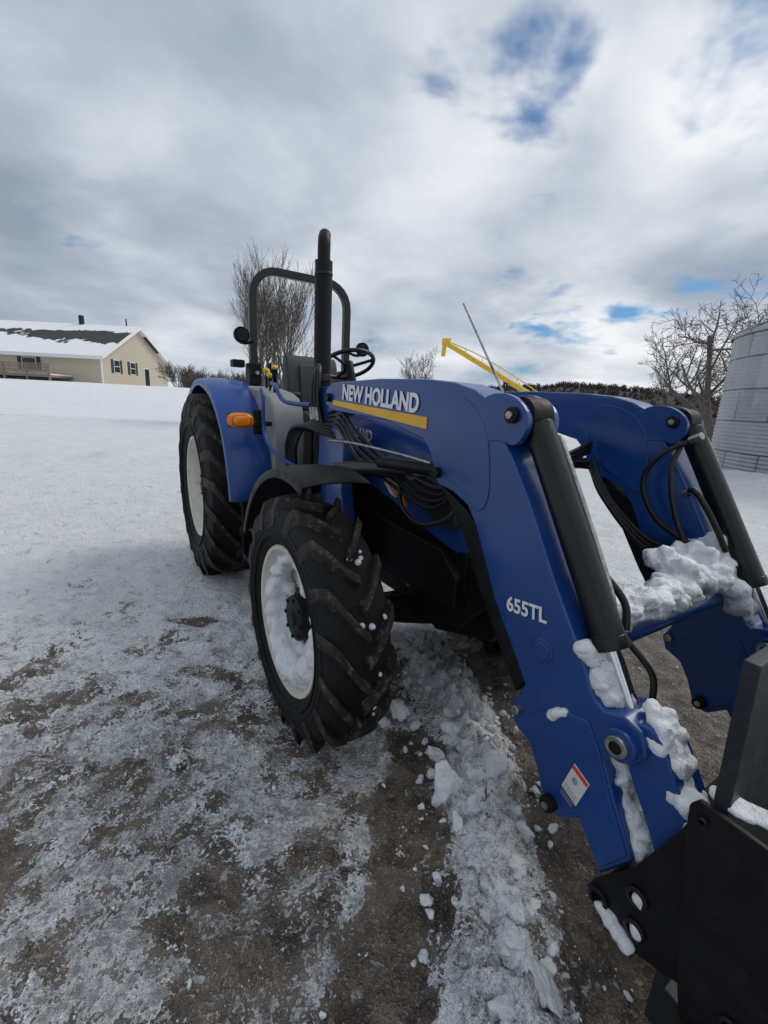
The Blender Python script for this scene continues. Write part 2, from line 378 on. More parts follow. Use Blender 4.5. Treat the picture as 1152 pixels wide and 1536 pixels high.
for i in range(44):
    a_=math.radians(random.uniform(70,290)); r=random.uniform(.13,.24); bl.append((r*math.sin(a_),-.835-.012,.5575+r*math.cos(a_),.036))
lump('rim_snow',bl,par=T,vox=.009,disp=.016)
bl=[(-2.175+.33*math.sin(a_),-.80,.759+.33*math.cos(a_),.04) for a_ in np.linspace(2.3,4.0,16)]
lump('rear_rim_snow',bl,par=T,vox=.012,disp=.015)
bl=[]
for a0 in (.75,1.22,1.68,2.02):
    for i in range(5):
        bl.append((.516*math.sin(a0+random.uniform(-.07,.07)),-.835+random.uniform(-.03,.09),.5575+.516*math.cos(a0+random.uniform(-.07,.07)),random.uniform(.006,.013)))
lump('tread_snow',bl,par=T,vox=.004,disp=.010)

def fender(name,cx,cz,y0,y1,angs,rads,ma,th=.012,lip=.05):
    V=[];F=[]; n=len(angs)
    prof=[(0,-lip),(.0,0),(.25,.012),(.6,.014),(1,.0)]
    for a_,r in zip(angs,rads):
        for f,dr in prof:
            rr_=r+dr; V.append((cx+rr_*math.sin(a_),y0+(y1-y0)*f,cz+rr_*math.cos(a_)))
    m_=len(prof)
    for i in range(n-1):
        for j in range(m_-1): a0=i*m_+j; F.append((a0,a0+1,a0+m_+1,a0+m_))
    o=fixn(mk(name,V,F,ma,T,True)); s=o.modifiers.new('s','SOLIDIFY'); s.thickness=th; s.offset=0; bvm=o.modifiers.new('b','BEVEL'); bvm.width=.004; bvm.segments=2; return o
for s in (-1,1):
    o_=0 if s<0 else -.33
    A=np.radians(np.linspace(-68,18,22)); fender('front_fender_%s'%('right' if s<0 else 'left'),0,.5575,s*(.955+o_),s*(.66+o_),A,[.665]*22,'black',.008,.035)
    A=np.radians(np.linspace(-95,86,36)); Rr=[np.interp(math.degrees(a_),[-95,-20,15,55,86],[.86,.85,.87,.94,.97]) for a_ in A]
    fender('rear_fender_%s'%('right' if s<0 else 'left'),-2.175,.759,s*.875,s*.55,A,Rr,'blue2',.014,.045)
    poly=[(-2.175+r*math.sin(a_),.759+r*math.cos(a_)) for a_,r in zip(A,Rr)]+[(-1.25,.6),(-3.0,.6)]
    prism('fender_wall_%s'%('r' if s<0 else 'l'),poly,s*.55,s*.535,'blue2',T,.003)
tube('front_fender_bracket',[(-.35,-.62,.62),(-.30,-.66,.95),(-.22,-.75,1.17),(-.1,-.82,1.20)],.016,'black',T)

# chassis
box('engine_block',(-1.05,-.24,.55),(.42,.24,1.12),'black',T,.03)
box('engine_sump',(-.9,-.17,.42),(.15,.17,.6),'black',T,.03)
box('transmission',(-2.45,-.24,.48),(-1.0,.24,.92),'black',T,.04)
prism('front_bolster',[(-.35,.62),(.15,.40),(.52,.52),(.60,.62),(.60,.80),(.45,.88),(-.35,.88)],-.21,.21,'black',T,.015)
prism('bolster_plate',[(-.2,.60),(.05,.46),(.40,.55),(.55,.72),(.48,.86),(-.2,.86)],-.29,-.25,'black',T,.008)
for px,pz in ((.02,.62),(.2,.66),(.35,.72),(.1,.78)): cyl('bolt',(px,-.29,pz),(px,-.305,pz),.014,'steel',T,6,0)
tube('front_axle',[(0,-.70,.50),(0,-.45,.50),(0,-.25,.46),(0,0,.44),(0,.25,.46),(0,.40,.50)],[.065,.06,.075,.11,.075,.06],'black',T,16)
box('axle_knuckle',(-.09,-.74,.40),(.09,-.62,.68),'black',T,.03)
tube('tie_rod',[(-.16,-.62,.50),(-.17,0,.47),(-.16,.36,.50)],.018,'steel',T)
cyl('rear_axle',(-2.175,-.72,.759),(-2.175,.66,.759),.10,'black',T)
box('underbody_frame',(-1.4,-.46,.62),(-.3,-.38,.80),'black',T,.01)
box('underbody_frame_l',(-1.4,.38,.62),(-.5,.46,.80),'black',T,.01)
box('fuel_tank',(-1.30,-.55,.45),(-.75,-.28,.80),'black',T,.05)
box('platform',(-1.95,-.54,.90),(-.98,.54,.95),'black',T,.01)
for z_,xx_ in ((.42,-1.12),(.66,-1.10)):
    box('step',(xx_-.12,-.80,z_),(xx_+.12,-.56,z_+.03),'black',T,.006)
for xx_ in (-1.24,-.97):
    box('step_side',(xx_-.01,-.80,.38),(xx_+.01,-.60,.92),'black',T,.004)
box('battery_box',(-1.0,-.56,.70),(-.70,-.40,.98),'black',T,.02)

def hood():
    xs=[-1.12,-.9,-.5,-.1,.15,.30,.40,.46,.49]
    top=[1.50,1.50,1.475,1.43,1.385,1.34,1.29,1.21,1.12]
    bot=[1.08,1.09,1.12,1.04,.965,.92,.885,.87,.88]
    hw_=[.33,.345,.35,.35,.34,.325,.29,.24,.19]
    V=[];F=[]; m_=0
    for x,t,bz,h in zip(xs,top,bot,hw_):
        ring=[(h*1.0,bz),(h*1.03,bz+(t-bz)*.3),(h*1.0,bz+(t-bz)*.62),(h*.93,bz+(t-bz)*.84),(h*.80,t-(t-bz)*.06),(h*.45,t),(0,t+.008)]
        ring=[(-y,z) for y,z in ring]+[(y,z) for y,z in ring[-2::-1]]; m_=len(ring)
        V+=[(x,y,z) for y,z in ring]
    for i in range(len(xs)-1):
        for j in range(m_-1): a0=i*m_+j; F.append((a0,a0+1,a0+m_+1,a0+m_))
    F.append(tuple((len(xs)-1)*m_+j for j in range(m_))); F.append(tuple(range(m_)))
    o=fixn(mk('hood',V,F,'blue2',T,True)); bev(o,.006,2)
hood()
prism('hood_side_grille',smoothpoly([(.0,1.24),(.36,1.17),(.40,1.04),(.36,.98),(.03,1.10)],2),-.362,-.33,'mesh',T,.004)
for s in (-1,1):
    prism('hood_lower_black',[(-.95,1.10),(-.5,1.13),(-.1,1.05),(.15,.975),(.42,.90),(.42,.72),(-.95,.72)],s*.25-.05,s*.25+.05,'black',T,.01)
prism('grille',smoothpoly([(.40,.90),(.47,.90),(.51,.95),(.51,1.12),(.47,1.18),(.40,1.18)],1),-.15,.15,'mesh',T,.01)
for s in (-1,1):
    prism('headlight',smoothpoly([(.36,1.12),(.455,1.10),(.43,1.21),(.37,1.23)],2),s*.25-.05,s*.25+.05,'lamp',T,.004)
    prism('headlight_lower',smoothpoly([(.40,.93),(.455,.93),(.46,1.02),(.41,1.04)],2),s*.24-.045,s*.24+.045,'lamp',T,.004)
text('hood_lettering','NEW HOLLAND',-.82,-.362,1.345,.080,-4,'white',T,.88,.0015)
text('hood_model_lettering','T4.75',-.44,-.366,1.16,.08,-8,'white',T,1.,.001)
prism('hood_chevron',[(-.20,1.20),(-.13,1.21),(-.02,1.13),(.04,1.03),(-.05,1.08),(-.13,1.14)],-.365,-.345,'orange',T,.001)
prism('hood_chevron_white',[(-.24,1.195),(-.215,1.20),(-.13,1.13),(-.05,1.06),(-.10,1.075),(-.17,1.13)],-.365,-.345,'white',T,.001)

ARM=[(-.50,1.565),(-.42,1.60),(.04,1.612),(.37,1.605),(.52,1.592),(.62,1.568),(.70,1.53),(.745,1.46),(.82,1.36),(.89,1.26),(1.01,1.06),(1.13,.88),(1.18,.79),(1.21,.772),(1.26,.79),(1.31,.775),(1.33,.72),(1.30,.67),(1.25,.665),(1.235,.64),(1.28,.55),(1.35,.43),(1.28,.31),(1.20,.415),(1.14,.36),(1.09,.365),(1.05,.46),(1.01,.52),(.945,.55),(.925,.60),(.95,.655),(.965,.70),(.81,.91),(.69,1.13),(.64,1.19),(.56,1.22),(.49,1.23),(.455,1.25),(.44,1.30),(.42,1.34),(.37,1.385),(.1,1.44),(-.42,1.46),(-.50,1.49)]
for s,tag in ((-1,'right'),(1,'left')):
    y0,y1=s*.47-.07,s*.47+.07
    prism('loader_arm_'+tag,ARM,y0,y1,'blue',T,.007)
    for yy in (y0,y1):
        e=-1 if yy==y0 else 1
        prism('knee_ear_'+tag,smoothpoly([(.60,1.48),(.68,1.555),(.77,1.56),(.845,1.52),(.86,1.46),(.82,1.40),(.76,1.42),(.66,1.40)],2),yy-e*.022,yy+e*.002,'blue',T,.003)
        cyl('knee_pin_'+tag,(.80,yy-e*.01,1.495),(.80,yy+e*.016,1.495),.024,'black',T)
        cyl('knee_pin_head_'+tag,(.80,yy+e*.015,1.495),(.80,yy+e*.024,1.495),.012,'steel',T,6,0)
        prism('arm_gusset_'+tag,smoothpoly([(.42,1.565),(.60,1.545),(.70,1.46),(.73,1.33),(.74,1.22),(.70,1.17),(.64,1.22),(.55,1.26),(.48,1.30),(.44,1.40)],2),yy-e*.01,yy+e*.004,'blue',T,.003)
        cyl('arm_disc_'+tag,(1.008,yy-e*.01,.836),(1.008,yy+e*.004,.836),.037,'blue',T)
        cyl('arm_disc_in_'+tag,(1.008,yy-e*.01,.836),(1.008,yy+e*.008,.836),.028,'blue',T)
        cyl('lift_pin_'+tag,(.475,yy-e*.01,1.275),(.475,yy+e*.02,1.275),.020,'black',T)
        cyl('stop_pin_'+tag,(.955,yy-e*.01,.605),(.955,yy+e*.018,.605),.015,'steel',T)
        cyl('bucket_pin_'+tag,(1.115,yy-e*.01,.40),(1.115,yy+e*.03,.40),.024,'black',T)
        cyl('bucket_pin_head_'+tag,(1.115,yy+e*.028,.40),(1.115,yy+e*.036,.40),.012,'steel',T,6,0)
        cyl('lever_boss_'+tag,(1.27,yy-e*.01,.72),(1.27,yy+e*.02,.72),.042,'blue',T)
        cyl('lever_pin_'+tag,(1.27,yy+e*.018,.72),(1.27,yy+e*.032,.72),.028,'steel',T)
        cyl('lever_pin_c_'+tag,(1.27,yy+e*.03,.72),(1.27,yy+e*.036,.72),.016,'black',T)
        prism('arm_lower_plate_'+tag,[(1.0,.62),(1.10,.70),(1.18,.72),(1.22,.66),(1.27,.55),(1.335,.435),(1.28,.335),(1.20,.44),(1.14,.39),(1.08,.42),(1.04,.52)],yy-e*.01,yy+e*.005,'blue',T,.003)
    yc=s*.47
    cyl('bucket_cylinder_'+tag,(.835,yc,1.47),(1.155,yc,.93),.0435,'blackgl',T,36)
    cyl('bucket_cylinder_head_'+tag,(1.150,yc,.938),(1.168,yc,.908),.047,'blackgl',T,36)
    cyl('bucket_cylinder_base_'+tag,(.80,yc-.045,1.495),(.80,yc+.045,1.495),.055,'black',T,36)
    cyl('cylinder_rod_'+tag,(1.16,yc,.92),(1.262,yc,.745),.021,'chrome',T,28)
    cyl('rod_eye_'+tag,(1.27,yc-.04,.72),(1.27,yc+.04,.72),.045,'black',T)
    tube('cylinder_pipe_'+tag,[(.87,yc+.05,1.44),(.90,yc+.055,1.40),(1.10,yc+.055,1.05),(1.13,yc+.045,.97)],.009,'steel',T,8)
    LK=smoothpoly([(1.25,.77),(1.33,.80),(1.38,.72),(1.47,.56),(1.47,.47),(1.40,.45),(1.35,.55),(1.28,.66)],2)
    prism('lever_link_'+tag,LK,yc-.055,yc-.02,'blue',T,.006)
    prism('lever_link2_'+tag,LK,yc+.02,yc+.055,'blue',T,.006)
    prism('parking_stand_'+tag,[(.46,1.24),(.62,1.17),(.675,1.13),(.80,.90),(.955,.69),(.925,.64),(.76,.86),(.60,1.10)],yc-.055,yc+.055,'black',T,.006)
    cyl('lift_cylinder_'+tag,(-.46,yc,1.17),(.22,yc,1.235),.038,'blackgl',T,30)
    cyl('lift_rod_'+tag,(.20,yc,1.233),(.44,yc,1.268),.02,'chrome',T)
    cyl('lift_guard_'+tag,(.0,yc-.02,1.245),(.46,yc-.02,1.275),.028,'black',T)
    prism('loader_mast_'+tag,[(-.64,1.58),(-.40,1.60),(-.34,1.40),(-.36,1.05),(-.30,.85),(-.30,.60),(-.70,.60),(-.72,.95),(-.66,1.2)],yc-.035,yc+.035,'blue',T,.008)
    prism('mast_bracket_'+tag,[(-.60,.98),(-.1,.92),(.30,.90),(.42,.80),(.42,.66),(-.60,.62)],s*.30,s*.35,'black',T,.01)
    cyl('mast_pin_'+tag,(-.45,yc-.09,1.525),(-.45,yc+.09,1.525),.022,'black',T)
Y=-.5445
prism('arm_stripe',[(-.40,1.513),(.39,1.468),(.39,1.425),(-.40,1.490)],Y,-.54,'yellow',T,0)
text('arm_lettering','NEW HOLLAND',-.30,Y,1.522,.098,-3.6,'white',T,.885,.0036)
text('arm_model_lettering','655TL',.866,Y,.905,.062,8,'white',T,.92,.0016)
prism('warning_sticker',[(1.165,.575),(1.215,.548),(1.19,.455),(1.14,.482)],-.5475,-.5451,'sticker',T,0)
prism('warning_sticker_band',[(1.165,.572),(1.213,.547),(1.209,.535),(1.161,.560)],-.5485,-.5476,'red',T,0)
for i in range(5):
    z_=.500-i*.009; x_=1.149-i*.0024
    prism('sticker_line',[(x_,z_),(x_+.04,z_-.021),(x_+.0395,z_-.0235),(x_-.0005,z_-.0025)],-.5485,-.5476,'grey',T,0)
prism('sticker_picto',smoothpoly([(1.170,.54),(1.185,.53),(1.180,.513),(1.165,.520)],1),-.5485,-.5476,'grey',T,0)
cyl('cross_tube',(1.06,-.41,.855),(1.06,.41,.855),.05,'blue',T,40)
SP=[(1.28,.31),(1.265,.265),(1.30,.225),(1.40,.215),(1.46,.235),(1.60,.30),(1.60,.60),(1.455,.70),(1.43,.62),(1.36,.435)]
SP2=[(1.44,.712),(1.445,.64),(1.50,.27),(1.515,.20),(1.58,.08),(2.05,.05),(2.10,.12),(1.95,.50),(1.72,.72),(1.455,.735)]
for s in (-1,1):
    t_='r' if s<0 else 'l'
    prism('coupler_side_'+t_,SP,s*.549,s*.561,'black',T,.003)
    prism('bucket_side_'+t_,SP2,s*.562,s*.576,'black',T,.003)
    prism('coupler_plate_'+t_,[(1.29,.33),(1.275,.26),(1.31,.225),(1.42,.21),(1.46,.40),(1.45,.62),(1.37,.46)],s*.36,s*.375,'black',T,.003)
for px,pz,r,yy in ((1.30,.272,.028,-.555),(1.385,.375,.026,-.555),(1.395,.285,.026,-.555),(1.56,.16,.022,-.572),(1.47,.70,.009,-.572),(1.60,.30,.02,-.572)):
    lathe('coupler_boss',[(0,r),(.014,r),(.016,r*.85),(.016,r*.62),(.006,r*.58),(.006,.001)],(px,yy,pz),'blackgl',T,28,-1)
cyl('coupler_bar',(1.32,-.545,.28),(1.32,.545,.28),.035,'black',T)
prism('bucket_back',[(1.45,.18),(1.475,.18),(1.50,.70),(1.485,1.06),(1.455,1.06),(1.47,.70)],-.548,.548,'dgrey',T,.004)
prism('bucket_floor',[(1.45,.06),(2.08,.045),(2.08,.065),(1.475,.19),(1.45,.19)],-.548,.548,'dgrey',T,.004)
lump('bucket_snow',[(1.50,-.52,.735,(.05,.03,.012)),(1.56,-.50,.735,(.06,.03,.015))],par=T,vox=.006,disp=.01)

bl=[]
for i in range(110):
    y=random.uniform(-.39,.40); f=float(.65+.35*sstep(-.1,.3,np.array(y)))
    bl.append((1.06+random.uniform(-.03,.035),y,.908+random.uniform(0,.055)*f,(.042,.045,.038*f+.012)))
for i in range(30): bl.append((1.03+random.uniform(-.06,.03),random.uniform(.10,.39),.965+random.uniform(-.01,.06),.04))
lump('cross_tube_snow',bl,par=T,vox=.008,disp=.034)
def strip(name,pts,r,n,jit,flat=1.,vox=.006,disp=.018):
    P=catmull(pts,8); bl=[]
    for i in range(n):
        p=P[random.randrange(len(P))]; bl.append((p.x+random.uniform(-jit,jit)*.5,p.y+random.uniform(-jit,jit),p.z+random.uniform(-jit,jit)*.5,r*random.uniform(.5,1.1)))
    lump(name,bl,par=T,vox=vox,disp=disp)
strip('arm_snow_upper',[(1.135,-.50,.885),(1.165,-.49,.83),(1.20,-.48,.78)],.028,34,.028,disp=.022)
strip('arm_snow_lower',[(1.235,-.46,.63),(1.28,-.46,.54),(1.34,-.46,.43)],.037,70,.042,disp=.022)
strip('lever_snow',[(1.31,-.47,.80),(1.36,-.47,.72),(1.43,-.47,.62),(1.46,-.47,.53)],.033,60,.038,disp=.022)
strip('arm_snow_patch',[(1.075,-.543,.665),(1.09,-.543,.69),(1.11,-.543,.70)],.014,14,.004,vox=.005,disp=.006)
strip('left_arm_snow',[(1.02,.45,1.04),(1.10,.44,.92),(1.16,.45,.82)],.045,40,.04,vox=.01)
strip('left_lever_snow',[(1.31,.47,.80),(1.38,.47,.70),(1.45,.47,.58)],.035,34,.035,vox=.01)
strip('coupler_snow',[(1.31,-.562,.255),(1.34,-.562,.245),(1.38,-.562,.225)],.020,16,.006,vox=.005,disp=.010)
strip('coupler_snow2',[(1.385,-.562,.38),(1.39,-.562,.37),(1.40,-.562,.36)],.016,8,.003,vox=.005,disp=.006)
strip('coupler_snow3',[(1.395,-.562,.29),(1.40,-.562,.285),(1.405,-.562,.28)],.014,6,.003,vox=.005,disp=.006)

for s,tag in ((-1,'r'),(1,'l')):
    for k_ in range(3):
        j=k_*.02
        tube('arm_hose_'+tag,[(.50,s*.36,1.30-j),(.62,s*.34-j,1.15),(.80,s*.34,1.02-j),(.95,s*.36+j,.98),(1.02,s*.38,.93-j)],.011,'hose',T,8)
    tube('cyl_hose_'+tag,[(.85,s*.40,1.42),(.86,s*.33,1.30),(.93,s*.30,1.12),(1.02,s*.34,.98),(1.12,s*.41,.98)],.010,'hose',T,8)
tube('far_arm_hose_a',[(.88,.40,1.43),(.80,.34,1.36),(.76,.33,1.24),(.84,.34,1.10),(1.0,.36,1.02)],.011,'hose',T,8)
tube('far_arm_hose_b',[(.90,.40,1.22),(.95,.35,1.24),(1.02,.36,1.15),(1.08,.39,1.03)],.011,'hose',T,8)
for hp,hq in (((.88,.39,1.43),(.92,.38,1.45)),((.90,.39,1.22),(.94,.37,1.24)),((1.0,.37,1.02),(1.03,.385,.98))):
    cyl('hose_end',hp,hq,.015,'steel',T,10,0)
tube('near_lower_hose',[(1.05,-.39,1.08),(1.12,-.36,1.0),(1.15,-.38,.93)],.011,'hose',T,8)
tube('near_rod_hose',[(1.17,-.41,.92),(1.24,-.39,.85),(1.26,-.40,.78)],.009,'hose',T,8)
for k_ in range(3):
    tube('front_line',[(.44+.02*k_,-.36,1.36-.02*k_),(.50,-.15,1.32-.03*k_),(.52,.1,1.33-.02*k_),(.48,.36,1.38-.02*k_)],.010,'hose',T,8)

tube('exhaust_stack',[(-.835,-.41,1.42),(-.835,-.41,1.7),(-.835,-.41,2.0),(-.835,-.41,2.275)],.050,'black',T,28,3)
tube('exhaust_tip',[(-.835,-.41,2.26),(-.835,-.41,2.33),(-.838,-.408,2.37),(-.855,-.40,2.40),(-.88,-.385,2.425)],[.036,.036,.036,.035,.034],'black',T,24)
tube('exhaust_lower',[(-.835,-.41,1.45),(-.835,-.42,1.22),(-.84,-.43,1.10),(-.90,-.45,1.05),(-1.02,-.46,1.05)],.033,'black',T,20)
cyl('exhaust_clamp',(-.835,-.41,1.62),(-.835,-.41,1.66),.056,'blackgl',T)
cyl('exhaust_clamp2',(-.835,-.41,2.20),(-.835,-.41,2.215),.053,'blackgl',T)
for i in range(6):
    dx=-.03+.02*i; yy=-.50-.012*(i%2)
    tube('bundle_hose',[(-.62+dx,yy,1.32),(-.68+dx,yy-.02,1.48),(-.70+dx,yy-.01,1.60+.01*i),(-.76+dx*.6,yy+.03,1.66+.008*i),(-.90+dx*.5,-.40,1.60),(-1.0,-.36,1.45)],.011,'hose',T,8)
    cyl('hose_fitting',(-.69+dx,yy-.015,1.40),(-.695+dx,yy-.02,1.47),.014,'steel',T,10,0)
for i in range(6):
    tube('mid_hose',[(-.60+.03*i,-.50,1.42-.02*i),(-.72,-.56-.01*i,1.36),(-.88-.03*i,-.56,1.22),(-.94-.03*i,-.52,1.0),(-.95-.04*i,-.48,.82)],.012,'hose',T,8)
for i in range(4):
    tube('front_hose',[(-.55,-.50,1.44-.02*i),(-.35,-.53,1.46-.03*i),(-.20,-.50,1.36-.04*i),(.0,-.44,1.24-.03*i),(.3,-.42,1.18-.03*i),(.46,-.40,1.22)],.009,'hose',T,8)
tube('loop_hose',[(.05,-.40,1.22),(.12,-.45,1.08),(.28,-.46,1.02),(.42,-.42,1.08),(.45,-.38,1.2)],.011,'hose',T,8)
tube('silver_line',[(-.48,-.53,1.30),(-.2,-.535,1.315),(.2,-.535,1.31),(.42,-.53,1.30)],.006,'steel',T,8)
box('valve_block',(-.85,-.56,.88),(-.62,-.44,1.06),'black',T,.01)
for i in range(5): cyl('valve_fitting',(-.84+.05*i,-.52,1.05),(-.84+.05*i,-.52,1.11),.014,'steel',T,8,0)

def rops():
    w=.43; zt=2.51; r=.20; x=-2.17
    P=[(x,-w,1.15),(x,-w,zt-r)]
    for a_ in np.linspace(0,90,7)[1:]: P.append((x,-w+r-r*math.cos(math.radians(a_)),zt-r+r*math.sin(math.radians(a_))))
    for a_ in np.linspace(90,0,7): P.append((x,w-r+r*math.cos(math.radians(a_)),zt-r+r*math.sin(math.radians(a_))))
    P.append((x,w,1.15)); F=[];V=[]
    tubegeo(P,[.052]*len(P),4,V,F)
    V2=[]
    for i,p in enumerate(P):
        p=Vector(p); t=(Vector(P[min(i+1,len(P)-1)])-Vector(P[max(i-1,0)])).normalized(); X=Vector((1,0,0)); Yv=t.cross(X)
        for sx,sy in ((-1,-1),(1,-1),(1,1),(-1,1)): V2.append(p+X*.032*sx+Yv*.030*sy)
    o=fixn(mk('rops_frame',V2,F,'blackgl',T)); bev(o,.008,3)
rops()
for s in (-1,1):
    box('rops_hinge',(-2.24,s*.43-.05,1.60),(-2.10,s*.43+.05,1.78),'black',T,.01)
    box('rops_base',(-2.25,s*.43-.05,.9),(-2.09,s*.43+.05,1.55),'black',T,.01)
    cyl('rops_pin',(-2.05,s*.43,1.70),(-2.28,s*.43,1.70),.016,'steel',T)
    o=lathe('work_lamp',[(0,.001),(0,.05),(.02,.062),(.05,.062),(.055,.058),(.045,.05),(.04,.001)],(0,0,0),'black',T,24,-1)
    o.location=(-2.10,s*.55,1.98); o.rotation_euler=(0,0,math.radians(90))
    lens=cyl('lamp_lens',(-2.052,s*.55,1.98),(-2.045,s*.55,1.98),.05,'black',T)
    tube('lamp_bracket',[(-2.13,s*.44,1.95),(-2.13,s*.50,1.93),(-2.12,s*.55,1.93)],.013,'black',T,8)
box('rear_marker',(-2.26,-.60,1.74),(-2.16,-.50,1.80),'black',T,.01)

prism('seat_back',smoothpoly([(-1.98,1.38),(-1.86,1.38),(-1.88,1.60),(-1.93,1.82),(-1.98,1.87),(-2.04,1.84),(-2.03,1.60)],1),-.23,.23,'seat',T,.03)
prism('seat_back_panel',smoothpoly([(-1.88,1.42),(-1.845,1.42),(-1.88,1.78),(-1.92,1.80)],1),-.13,.13,'seat',T,.012)
prism('seat_cushion',smoothpoly([(-1.98,1.28),(-1.45,1.28),(-1.41,1.34),(-1.46,1.41),(-1.9,1.42),(-1.99,1.40)],1),-.24,.24,'seat',T,.03)
box('seat_base',(-1.9,-.18,.95),(-1.5,.18,1.28),'black',T,.02)
for s in (-1,1): box('armrest',(-1.9,s*.27-.03,1.52),(-1.58,s*.27+.03,1.56),'seat',T,.015)
prism('dash_console',[(-1.20,.95),(-1.05,.95),(-1.05,1.55),(-1.14,1.66),(-1.28,1.60),(-1.24,1.4)],-.18,.18,'black',T,.03)
cyl('steering_column',(-1.16,0,1.55),(-1.27,0,1.76),.03,'black',T)
def ringmesh():
    ax=Vector((-.46,0,.89)).normalized(); X=Vector((0,1,0)); Yv=ax.cross(X); c=Vector((-1.29,0,1.77)); V=[];F=[];n=40;k=10;R=.19;r=.015
    for i in range(n):
        a_=2*math.pi*i/n; d=X*math.cos(a_)+Yv*math.sin(a_)
        for j in range(k):
            b_=2*math.pi*j/k; V.append(c+d*(R+r*math.cos(b_))+ax*r*math.sin(b_))
    for i in range(n):
        for j in range(k): F.append((i*k+j,((i+1)%n)*k+j,((i+1)%n)*k+(j+1)%k,i*k+(j+1)%k))
    mk('steering_wheel',V,F,'blackgl',T,True)
    for a_ in (90,210,330):
        d=X*math.cos(math.radians(a_))+Yv*math.sin(math.radians(a_)); cyl('wheel_spoke',c-ax*.02,c+d*R,.011,'black',T,8,0)
    cyl('wheel_hub',c-ax*.03,c+ax*.012,.04,'black',T,20)
ringmesh()
SC=smoothpoly([(-1.95,.93),(-1.24,.93),(-1.20,1.30),(-1.26,1.50),(-1.45,1.56),(-1.95,1.60)],1)
prism('side_console',SC,-.585,-.36,'grey',T,.02)
prism('side_console_l',SC,.36,.585,'grey',T,.02)
for i,(x_,y_,z_) in enumerate([(-1.62,-.50,1.70),(-1.55,-.46,1.72),(-1.48,-.52,1.66),(-1.70,-.44,1.74)]):
    tube('control_lever',[(x_,y_,1.52),(x_+.01,y_,1.6),(x_+.03,y_-.01,z_)],.008,'black',T,8)
    lathe('lever_knob',[(-.022,.001),(-.018,.012),(0,.02),(.018,.014),(.022,.001)],(x_+.03,y_-.01,z_),'yellow' if i<3 else 'black',T,14,-1)
tube('joystick',[(-1.42,-.50,1.50),(-1.40,-.51,1.60),(-1.38,-.52,1.70)],[.012,.012,.022],'black',T,10)
tube('blue_rail',[(-1.30,-.62,1.50),(-1.24,-.66,1.56),(-1.16,-.67,1.50),(-1.15,-.67,1.30),(-1.05,-.66,1.20),(-.90,-.62,1.14),(-.82,-.56,1.10)],.012,'blue2',T,10)
tube('blue_rail_upper',[(-1.25,-.58,1.60),(-1.12,-.60,1.58),(-1.02,-.59,1.50),(-.88,-.56,1.48),(-.72,-.53,1.48)],.014,'blue2',T,10)
box('marker_stalk',(-1.22,-.80,1.325),(-1.19,-.60,1.355),'black',T,.004)
box('marker_bracket',(-1.235,-.72,1.27),(-1.205,-.64,1.43),'black',T,.012)
V=[];F=[]
for j,(f,dx) in enumerate(((1,0),(1,.025),(.8,.045),(.4,.055))):
    for k_ in range(28):
        a_=2*math.pi*k_/28; V.append((dx,.082*f*math.copysign(abs(math.cos(a_))**.7,math.cos(a_)),.048*f*math.copysign(abs(math.sin(a_))**.7,math.sin(a_))))
for j in range(3):
    for k_ in range(28): F.append((j*28+k_,j*28+(k_+1)%28,(j+1)*28+(k_+1)%28,(j+1)*28+k_))
F.append(tuple(range(28))); F.append(tuple(84+k_ for k_ in range(28)))
o=fixn(mk('marker_light',V,F,'amber',T,True)); o.location=(-1.19,-.81,1.36)
o=box('marker_housing',(-1.215,-.885,1.315),(-1.19,-.735,1.405),'black',T,.01)

# ------------------------------------------------------------------ HOUSE
H=bpy.data.objects.new('house',None); C.objects.link(H); H.location=(-29,46.2,1.95)
M['siding']=mat('siding',(.50,.44,.34),.7,var=.04)
m=M['siding']; nt=NT(m.node_tree); tc=nt.add('ShaderNodeTexCoord').outputs['Object']; w=nt.add('ShaderNodeTexWave'); w.bands_direction='Z'; w.wave_profile='SAW'; w.inputs['Scale'].default_value=1.6; nt.inp(w.inputs[0],tc)
bn=nt.add('ShaderNodeBump'); bn.inputs['Strength'].default_value=.6; bn.inputs['Distance'].default_value=.03; nt.inp(bn.inputs['Height'],w.outputs['Fac']); nt.l.new(bn.outputs[0],nt.n['Principled BSDF'].inputs['Normal'])
M['trim']=mat('white_trim',(.72,.72,.70),.6,var=.04)
M['glass']=mat('window_glass',(.03,.035,.04),.1,var=.2)
M['shutter']=mat('shutter',(.02,.03,.028),.6)
M['wood']=mat('deck_wood',(.22,.17,.13),.75,var=.2)
m,nt,b=newmat('snowy_roof'); tc=nt.add('ShaderNodeTexCoord').outputs['Object']
sx_=nt.add('ShaderNodeSeparateXYZ'); nt.inp(sx_.inputs[0],tc)
f=nt.math('ADD',nt.mr(sx_.outputs[2],3.4,4.8,-.25,.24,False),nt.noise(tc,.45,5,.6))
f=nt.math('ADD',f,nt.mr(sx_.outputs[0],-14,-3,-.12,.10,False))
f2=nt.mr(nt.math('ADD',f,nt.math('MULTIPLY',nt.mr(sx_.outputs[2],5.1,6.0),-.4)),.58,.63)
nt.inp(b.inputs['Base Color'],nt.mix(f2,(.78,.80,.83),(.035,.037,.034))); b.inputs['Roughness'].default_value=.8; M['roof']=m
W=13.6; L=26; eh=2.9; ah=6.4
V=[(0,0,-1),(0,W,-1),(0,W,eh),(0,W/2,ah-.15),(0,0,eh),(-L,0,-1),(-L,W,-1),(-L,W,eh),(-L,W/2,ah-.15),(-L,0,eh)]
F=[(0,1,2,3,4),(5,9,8,7,6),(0,4,9,5),(1,6,7,2)]
fixn(mk('walls',V,F,'siding',H))
ov=.6; sl=(ah-eh)/(W/2)
